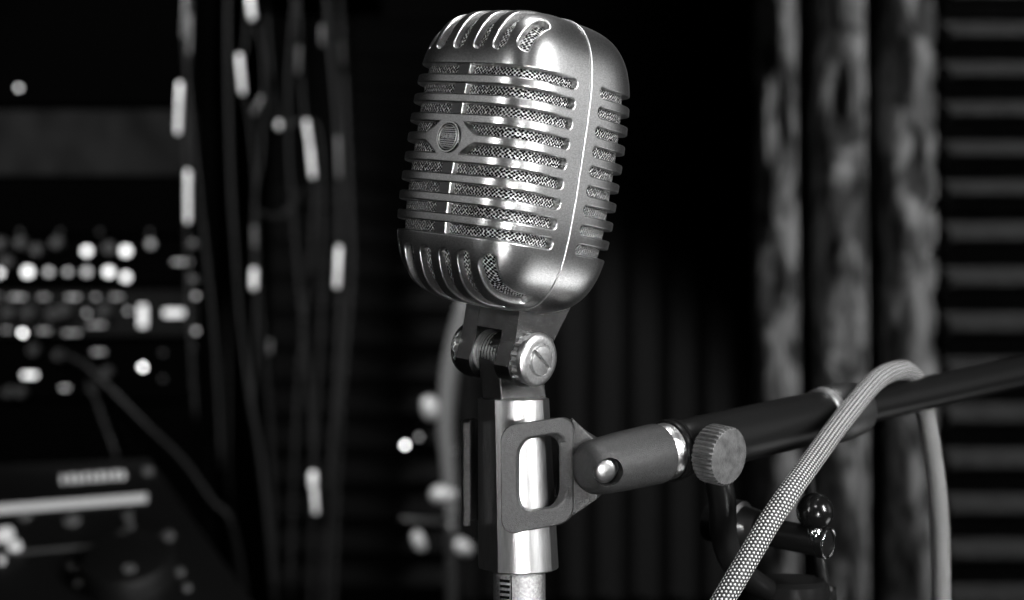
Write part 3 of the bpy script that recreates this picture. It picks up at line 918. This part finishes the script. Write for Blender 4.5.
def rect(t, name, px, py, w, h, material, depth=0.003):
    y = t['face_y']; p = rpt(px, py, y); a, b = max(w-6, 3)/2/FPX*y, max(h-4, 2.5)/2/FPX*y
    m = MB(); m.box((p.x-a, y-depth, p.z-b), (p.x+a, y+0.0005, p.z+b)); return m.build(name, material, t, smooth=False, bevel=0.0006)

# upper monitor/processor with one lamp, fabric strip, blank, three preamp units
t = unit('rack_processor', 'black rack unit with one round lamp, topmost in the rack', 'rack unit', -60, 106); disc(t, 'indicator_lamp', 19, 88, 2.2, M_LED)
t = unit('ventilation_panel', 'grey fabric covered rack panel above the rows of lit knobs', 'rack panel', 110, 176, material=mat('grey_rack_fabric', 0.0048, 0.85, spec=0.05, noise=0.7, nscale=20, bump=0.5, bscale=200, nstretch=(1, 1, 0.7)))
t = unit('blank_panel', 'plain black blank panel under the grey fabric panel', 'rack panel', 178, 235)
for px in (20, 60, 100, 150): disc(t, 'panel_screw', px, 232, 2, M_GREY, 0.002)
t = unit('channel_preamp', 'rack unit with two rows of bright round lamps and knobs', 'rack unit', 238, 286)
for px, py, r, mt in ((87, 251, 4.4, M_LED), (126, 251, 4.8, M_LED), (28, 272, 5, M_LED), (109, 272, 4.6, M_LED), (126, 277, 4.2, M_LED), (0, 273, 3.4, M_LED)): disc(t, 'indicator_lamp', px, py, r, mt)
for px, py, r, mt in ((49, 272, 3.6, M_LEDMID), (87, 272, 4, M_LEDMID), (68, 272, 3, M_LEDMID), (151, 244, 4, M_DIMGLOW)): disc(t, 'indicator_lamp', px, py, r, mt)
for px, py in ((22, 243), (58, 243), (110, 248), (8, 262), (2, 244), (38, 250)): disc(t, 'knob', px, py, 6, M_GREY, 0.012, True)
rect(t, 'name_label', 182, 262, 24, 6, MATS['label_added_glow'] if 'label_added_glow' in MATS else mat('label_added_glow', 0.2, 0.4, emit=0.36))  # painted label given its own glow in place of light falling on it
for px, py in ((193, 244), (193, 280)): disc(t, 'rack_screw', px, py, 4, M_GREY, 0.003)
t = unit('compressor', 'rack unit with two large lit meters beside a row of small labels', 'rack unit', 290, 336, material=mat('grey_faceplate', 0.004, 0.6, spec=0.02))
for px, w in ((0, 8), (18, 20), (44, 15), (73, 18), (96, 11), (117, 17)): rect(t, 'glow_mark', px, 297, w, 6, M_DIMGLOW if px in (0, 44, 117) else mat('label_added_glow', 0.2, 0.4, emit=0.36))  # white painted labels, their lit look put in as glow
rect(t, 'meter', 143, 316, 14, 26, M_METER); rect(t, 'meter', 174, 313, 26, 11, M_METER)
for px, py, w in ((7, 330, 14), (44, 331, 18), (72, 333, 22), (97, 325, 22)): rect(t, 'glow_mark', px, py, w, 6, M_DIMGLOW)
disc(t, 'indicator_lamp', 23, 333, 2.4, mat('lit_lamp_point', 0.3, 0.4, emit=6.0))
for px, py in ((87, 313), (128, 311)): disc(t, 'indicator_lamp', px, py, 2.0, M_LEDMID)
for px, py in ((30, 313), (55, 314), (10, 313), (106, 311), (66, 311)): disc(t, 'knob', px, py, 6.5, M_DKNOB, 0.014, True)
for px, py in ((196, 296), (196, 331)): disc(t, 'rack_screw', px, py, 2.2, mat('bright_screw', 0.8, 0.3, emit=0.0), 0.003)
t = unit('patch_unit', 'rack unit below the lit meters with a few scattered lamps', 'rack unit', 340, 400)
rect(t, 'lit_switch', 30, 375, 20, 8, M_LED); rect(t, 'lit_switch', 65, 388, 14, 5, M_LEDMID); disc(t, 'indicator_lamp', 143, 367, 2.6, MATS['lit_lamp_point'])
rect(t, 'glow_mark', 99, 352, 18, 7, M_DIMGLOW)
for px, py in ((108, 372), (94, 388), (10, 392), (22, 392), (35, 350), (60, 355)): disc(t, 'knob', px, py, 5.5, M_DKNOB, 0.012, True)
for px, py in ((193, 347), (193, 383), (163, 353), (163, 379)): disc(t, 'rack_screw', px, py, 2.4, M_GREY, 0.003)
t = unit('blank_panel', 'plain black blank panel below all the lit rack units', 'rack panel', 402, 520)

# =================================================================== HANGING PATCH CABLES
M_CABLE = mat('grey_rubber_cable', 0.0075, 0.5, spec=0.2, bump=0.3, bscale=100)
M_PLUG = mat('nickel_plug', 0.95, 0.30, 0.2)
M_PLUGDIM = mat('dark_plug', 0.10, 0.35, 0.1)  # plugs with a darker base colour
def capsule(name, p0, p1, r, material, parent, waist=None):
    p0, p1 = Vector(p0), Vector(p1); L = (p1-p0).length
    F = frame(p0, p1-p0); prof = [(0, r*0.2), (r*0.14, r*0.5), (r*0.4, r*0.8), (r, r)]
    if waist: prof += [(L*waist-r*0.5, r), (L*waist-r*0.3, r*0.72), (L*waist+r*0.1, r*0.72), (L*waist+r*0.3, r)]
    prof += [(L-r, r), (L-r*0.4, r*0.8), (L-r*0.14, r*0.5), (L, r*0.2)]
    m = MB(); m.lathe(prof, F, 20); return m.build(name, material, parent, angle=35)
def hang(label, pts, D, plugs, r=0.0023, mt=None, group='cables hanging from the cable hooks', ends=None):
    """pts: pixels down the run; plugs: list of (x0,y0,x1,y1,half width px,bright,waist)"""
    W3 = [W(p[0], p[1], p[2] if len(p) > 2 else D) for p in pts]
    t = thing('patch_cable', label, 'cable', (W3[0].x, W3[0].y, min(w.z for w in W3)), group)
    tube('cord', W3, r, mt or M_CABLE, t, n=10, rep=6)
    for (a, b, c, d, hw, br, ws) in plugs:
        capsule('plug', W(a, b, D-0.008), W(c, d, D-0.008), hw*0.54/FPX*D, br, t, ws)
    return t
B, Dm = M_PLUG, M_PLUGDIM
hang('cable hanging nearest the rack, with two bright plugs one above the other', [(192, -60), (190, 20), (186, 120), (187, 240), (190, 330), (196, 420)], 1.97, [(180, 82, 178, 134, 4.6, B, None), (188, 170, 188, 223, 4.6, B, 0.75)])
hang('cable with a pair of dull plugs at the top edge, just right of the rack', [(190, -60), (187, 0), (186, 60), (200, 200), (214, 330), (222, 470)], 1.94, [(186, -5, 184, 38, 4.5, Dm, None), (190, 14, 189, 54, 3.8, Dm, None)])
hang('long grey cable running straight down, second from the rack', [(229, -60), (228, 60), (231, 180), (236, 260), (241, 330), (250, 396), (259, 446), (268, 520), (273, 575), (275, 640)], 2.0, [], r=0.0032)
hang('cable whose lower end runs down beside the long grey one, ending near mid-height', [(222, -60), (222, 140), (224, 260), (227, 334), (228, 400), (228, 470), (230, 500), (236, 600)], 2.08, [], r=0.0030)
hang('cable with a leaning grey plug high up and a second short plug below it', [(250, -60), (246, 40), (240, 74), (250, 120), (256, 200), (256, 300), (252, 420)], 2.0, [(239, 54, 243, 94, 4.4, B, None), (263, 96, 253, 114, 4, Dm, None)])
hang('cable with a bright plug touching the top edge of the picture', [(250, -60), (253, 10), (264, 60), (262, 150), (255, 200), (254, 290)], 1.965, [(249, -8, 253, 20, 6, B, None), (254, 226, 255, 248, 3.5, Dm, None), (254, 268, 254, 290, 5.5, B, None)])
hang('cable curling sideways into a small round ring below the middle plugs', [(300, 190), (291, 207), (275, 217), (259, 213), (256, 230), (262, 330), (270, 420), (276, 600)], 2.1, [(270, 340, 270, 354, 3, Dm, None)])
hang('cable with a long curved white plug in the upper middle', [(295, -60), (300, 40), (304, 110), (314, 186), (312, 240), (304, 320), (296, 420), (290, 600)], 1.98, [(306, 120, 310, 146, 3.8, B, None), (310, 146, 313, 178, 4.3, B, None), (299, 45, 298, 74, 3.2, Dm, None)])
hang('cable with a bright jointed plug hanging just left of the microphone', [(322, -60), (330, 40), (338, 140), (339, 240), (340, 300), (336, 400), (328, 500), (322, 640)], 1.98, [(338, 136, 339, 178, 3.6, Dm, None), (339, 246, 337, 288, 4.6, B, 0.65), (322, 25, 322, 46, 3, Dm, None)], r=0.0034)
hang('plain grey cable hanging furthest right of the bundle, beside the microphone', [(338, -60), (345, 80), (350, 200), (352, 272), (345, 363), (340, 440), (332, 640)], 2.02, [(342, 42, 343, 64, 3.2, Dm, None)], r=0.0034)
hang('cable ending low down in a bright round-headed plug', [(300, -60), (288, 100), (296, 250), (310, 400), (314, 470), (314, 512)], 1.96, [(313, 471, 313, 489, 6.6, B, None), (314, 488, 316, 514, 4.2, B, None)])
hang('cable with a small round plug end facing the room, upper middle', [(262, -60), (270, 60), (279, 124), (300, 122), (320, 140), (322, 300), (316, 420), (310, 640)], 2.06, [(279, 121, 279, 129, 4.5, B, None)])
hang('cable sagging diagonally from the rack down to the right', [(60, 352, 1.98), (88, 367, 1.95), (120, 398, 1.93), (150, 428, 1.92), (184, 461, 1.92), (212, 500, 1.92), (232, 524, 1.92), (246, 600, 1.95), (250, 700, 2.0)], 1.92, [], r=0.0026)
hang('short grey cable dropping behind the mixing controller', [(88, 380, 1.985), (97, 402, 1.96), (105, 425, 1.94), (115, 452, 1.92), (122, 490, 1.94)], 1.94, [], r=0.0025)
# hook rail the cables hang from
t = thing('cable_hook_rail', 'dark hook rail above the picture from which the patch cables hang', 'rail', (xx(265, 2.02), 2.02, zz(-62, 2.0)))
m = MB(); m.box((xx(180, 2.0), 1.92, zz(-60, 2.0)), (xx(350, 2.0), 1.985, zz(-60, 2.0)+0.02)); m.box((xx(214, 2.0), 1.985, zz(-60, 2.0)), (xx(350, 2.0), 2.12, zz(-60, 2.0)+0.02)); m.box((xx(214, 2.0), 2.10, zz(-60, 2.0)), (xx(350, 2.0), Y1, zz(-60, 2.0)+0.02)); m.build('rail', M_RACK, t, smooth=False, bevel=0.002)

# =================================================================== CONTROLLER DESK
TLp, TRp, BRp = W(-60, 466, 1.62), W(150, 458, 1.62), W(262, 612, 1.40)
ux = (TRp-TLp).normalized(); vy0 = (BRp-TRp)
nz_ = ux.cross(vy0).normalized(); 
if nz_.z < 0: nz_ = -nz_
TLx = TRp-ux*0.62
def on_panel(px, py):
    d = Vector(((px-512)/FPX, 1, -(py-300)/FPX)); o = Vector((0, 0, CAMZ))
    t = (TRp-o).dot(nz_)/d.dot(nz_); return o+d*t
vy = vy0*1.5
zlow = min(p.z for p in (TLx, TRp, TRp+vy, TLx+vy))-0.03
ctl = thing('mixing_controller', 'black mixing controller with a large dark jog wheel on the desk at lower left', 'mixer', (xx(60, 1.5), 1.5, zlow))
vy = vy0*1.5
m = MB(); a, b, c, d = TLx, TRp, TRp+vy, TLx+vy
low = [Vector((p.x, p.y, zlow)) for p in (a, b, c, d)]
m.loft([low, [a, b, c, d]]); m.build('casing', mat('controller_black', 0.008, 0.45, bump=0.2, bscale=300), ctl, smooth=False, bevel=0.003)
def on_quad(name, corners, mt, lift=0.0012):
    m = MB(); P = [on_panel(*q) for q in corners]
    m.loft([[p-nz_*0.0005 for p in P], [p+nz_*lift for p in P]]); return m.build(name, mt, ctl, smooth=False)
M_MARK = mat('panel_marking', 0.55, 0.5)
M_MARKDIM = mat('panel_marking_dim', 0.16, 0.5)
on_quad('white_line_strip', [(-30, 508), (-30, 516), (147, 502), (147, 494.5)], mat('strip_added_glow', 0.3, 0.4, emit=0.36))  # white marking given its own glow, as no lamp reaches it
for i in range(9):          # worn lettering, too blurred to read; its brightness is put in as glow
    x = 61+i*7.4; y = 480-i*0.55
    on_quad('name_letter', [(x, y-4.2), (x, y+3.6), (x+(5.2 if i % 3 else 4), y+3.2), (x+5.0, y-(4.2 if i % 2 else 2.6))], mat('letter_added_glow', 0.8, 0.4, emit=0.22))
on_quad('panel_inset', [(-30, 556), (-30, 558), (170, 541), (170, 539)], M_MARKDIM)
def on_disc(name, px, py, r, h, mt, n=40, dome=False):
    F = frame(on_panel(px, py), nz_); m = MB()
    m.lathe([(-0.002, r), (h*0.8, r*0.97), (h*0.95, r*0.93), (h, r*0.85), (h, r*0.02)], F, n); return m.build(name, mt, ctl, angle=35)
on_disc('jog_wheel', 130, 577, 0.041, 0.022, mat('jog_black', 0.006, 0.5))
on_disc('wheel_dimple', 133, 590, 0.006, 0.0232, M_MARKDIM, 20)
for px, py, r, mt in ((72, 521, 0.008, M_MARKDIM), (25, 517, 0.006, M_MARKDIM), (128, 517, 0.005, M_MARKDIM), (168, 537, 0.006, M_MARKDIM), (72, 567, 0.004, M_MARKDIM), (79, 583, 0.004, M_MARKDIM), (180, 573, 0.004, M_MARKDIM), (187, 589, 0.004, M_MARKDIM), (123, 535, 0.004, M_MARKDIM), (130, 527, 0.004, M_MARKDIM), (148, 472, 0.005, M_MARKDIM)):
    on_disc('button', px, py, r, 0.003, mt, 20)
on_disc('lit_button', 5, 537, 0.0085, 0.006, M_LEDMID, 20); on_disc('lit_button', 15, 548, 0.006, 0.005, mat('label_added_glow2', 0.8, 0.4, emit=0.3), 20); on_disc('lit_button', 2, 562, 0.003, 0.004, M_LEDMID, 16)
dz = zlow-0.04
dk = thing('desk', 'black desk carrying the mixing controller at lower left', 'desk', (-0.66, 1.45, 0))
m = MB(); m.box((-1.25, 1.10, dz), (-0.24, 1.86, zlow)); m.build('desk_top', M_RACK, dk, smooth=False, bevel=0.003)
for x in (-1.2, -0.30):
    for y in (1.15, 1.80):
        m = MB(); m.box((x-0.025, y-0.025, 0), (x+0.025, y+0.025, dz)); m.build('leg', M_RACK, dk, smooth=False)

# =================================================================== CHROME STAND IN THE BACKGROUND
hw = thing('cymbal_stand', 'out of focus chrome drum hardware stand behind the microphone', 'stand', (xx(452, 1.9), 1.9, 0))
M_HW = mat('hardware_chrome', 0.35, 0.4, 0.2)
D = 1.9
tube('upper_tube', [W(468, 300, D), W(452, 360, D), W(446, 420, D), W(449, 470, D), W(452, 520, D)], (0.012, 0.007), mat('hardware_satin', 0.10, 0.5, 0.1), hw, n=16)
tube('lower_tube', [W(452, 515, D), W(452, 700, D), Vector((xx(452, D), D, 0.25))], 0.0075, mat('hardware_dark', 0.015, 0.4, 0.2), hw, n=16)
capsule('wing_nut', W(427, 396, D), W(434, 420, D), 9/FPX*D, M_HW, hw)
capsule('clamp', W(430, 495, D), W(458, 494, D), 9.5/FPX*D, M_HW, hw)
capsule('memory_lock', W(448, 446, D), W(452, 456, D), 6/FPX*D, M_HW, hw)
capsule('height_screw', W(415, 531, D), W(423, 551, D), 6/FPX*D, M_HW, hw)
capsule('height_screw', W(453, 541, D), W(472, 553, D), 8/FPX*D, M_HW, hw)
capsule('crossbar', W(400, 519, D), W(455, 523, D), 3/FPX*D, mat('hardware_dark', 0.05), hw)
for sx, sy in ((0.25, 0.1), (-0.22, 0.15), (0.0, -0.28)):
    tube('leg', [Vector((xx(452, D), D, 0.30)), Vector((xx(452, D)+sx*0.6, D+sy*0.6, 0.12)), Vector((xx(452, D)+sx, D+sy, 0.008))], 0.008, M_HW, hw, n=12)
# small lamp on a mains adapter beside it
t = thing('power_adapter', 'small black box with a single bright round lamp, left of the chrome hardware', 'power adapter', W(410, 452, 1.95))
m = MB(); m.box((xx(400, 1.95), 1.95, zz(458, 1.95)), (xx(424, 1.95), 1.99, zz(430, 1.95))); m.build('casing', M_RACK, t, smooth=False, bevel=0.002)
m = MB(); m.lathe([(-0.001, 0.0025), (0.002, 0.0025), (0.003, 0.001)], frame(W(405, 445, 1.95), (0, -1, 0)), 16); m.build('indicator_lamp', mat('lit_lamp_strong', 0.8, 0.4, emit=9.0), t)
m = MB(); m.lathe([(-0.001, 0.0025), (0.002, 0.0025), (0.003, 0.001)], frame(W(419, 437, 1.95), (0, -1, 0)), 16); m.build('indicator_lamp', M_LEDMID, t)
capsule('mounting_arm', Vector((xx(412, 1.97), 1.965, zz(444, 1.95))), W(449, 447, 1.905), 0.004, M_RACK, t)

# =================================================================== LIGHTS, CAMERA
def area(name, loc, target, sx, sy, power):
    l = bpy.data.lights.new(name, 'AREA'); l.shape = 'RECTANGLE'; l.size = sx; l.size_y = sy; l.energy = power
    o = bpy.data.objects.new(name, l); C.objects.link(o); o.location = loc
    d = Vector(target)-Vector(loc); o.rotation_euler = d.to_track_quat('-Z', 'Y').to_euler(); return o
tgt = HO
def spot(name, loc, target, power, ang, blend=0.6, size=0.05):
    l = bpy.data.lights.new(name, 'SPOT'); l.energy = power; l.spot_size = R(ang); l.spot_blend = blend; l.shadow_soft_size = size
    o = bpy.data.objects.new(name, l); C.objects.link(o); o.location = loc
    d = Vector(target)-Vector(loc); o.rotation_euler = d.to_track_quat('-Z', 'Y').to_euler(); return o
def boxlamp(name, loc, target, sx, sy, power, spread=60):
    o = area(name, loc, target, sx, sy, power); o.data.spread = R(spread); return o
boxlamp('key_softbox', (1.25, -0.15, CAMZ+0.49), tgt, 0.19, 0.80, 4.8, 60)
boxlamp('side_fill', (1.45, 0.75, CAMZ+0.25), tgt, 0.5, 0.9, 0.15, 60)  # unseen fill added to lift the side of the head
boxlamp('left_striplight', (-1.05, -0.28, CAMZ+0.45), tgt, 0.04, 0.8, 0.30, 40)
boxlamp('left_fill', (-1.40, 0.45, CAMZ+0.45), tgt, 0.6, 0.7, 0.034, 40)  # unseen dim fill, added to raise the bars on the left
boxlamp('low_fill', (1.05, 0.95, CAMZ-0.72), tgt, 0.6, 0.4, 0.11, 40)  # added fill, out of view, brightening the lower right of the shell
boxlamp('front_softbox', (0.44, -1.15, CAMZ-0.42), (0.01, 0.70, CAMZ-0.03), 0.12, 0.7, 0.6, 20)
boxlamp('top_softbox', (0.25, 0.75, 2.45), tgt, 0.35, 0.35, 1.0, 50)
spot('boom_fill', (0.05, -0.5, 2.1), (0.20, 0.77, 1.12), 15.0, 14, 0.5)  # unseen spot added to brighten the cable over the boom
spot('curtain_fill', (1.3, 0.9, 2.1), (0.42, 2.0, 1.2), 72, 40)  # background light added out of view for the curtain
spot('cable_fill', (-0.9, 0.6, 2.4), (-0.33, 2.0, 1.22), 240, 26, 0.4)  # added unseen spot that makes the hanging plugs bright

w = bpy.data.worlds.new('World'); bpy.context.scene.world = w; w.use_nodes = True
w.node_tree.nodes['Background'].inputs[0].default_value = (1, 1, 1, 1)
w.node_tree.nodes['Background'].inputs[1].default_value = 0.0
cd = bpy.data.cameras.new('camera'); cam = bpy.data.objects.new('camera', cd); C.objects.link(cam)
cam.location = (0, 0, CAMZ); cam.rotation_euler = (PI/2, 0, 0)
cd.sensor_width = 36; cd.lens = FPX/1024*36; cd.clip_start = 0.02; cd.clip_end = 50
cd.dof.use_dof = True; cd.dof.focus_distance = 0.69; cd.dof.aperture_fstop = cd.lens/9.2
bpy.context.scene.camera = cam
s = bpy.context.scene
s.view_settings.view_transform = 'Standard'; s.view_settings.look = 'None'; s.view_settings.gamma = 1; s.view_settings.use_curve_mapping = False
s.view_settings.exposure = 0.0
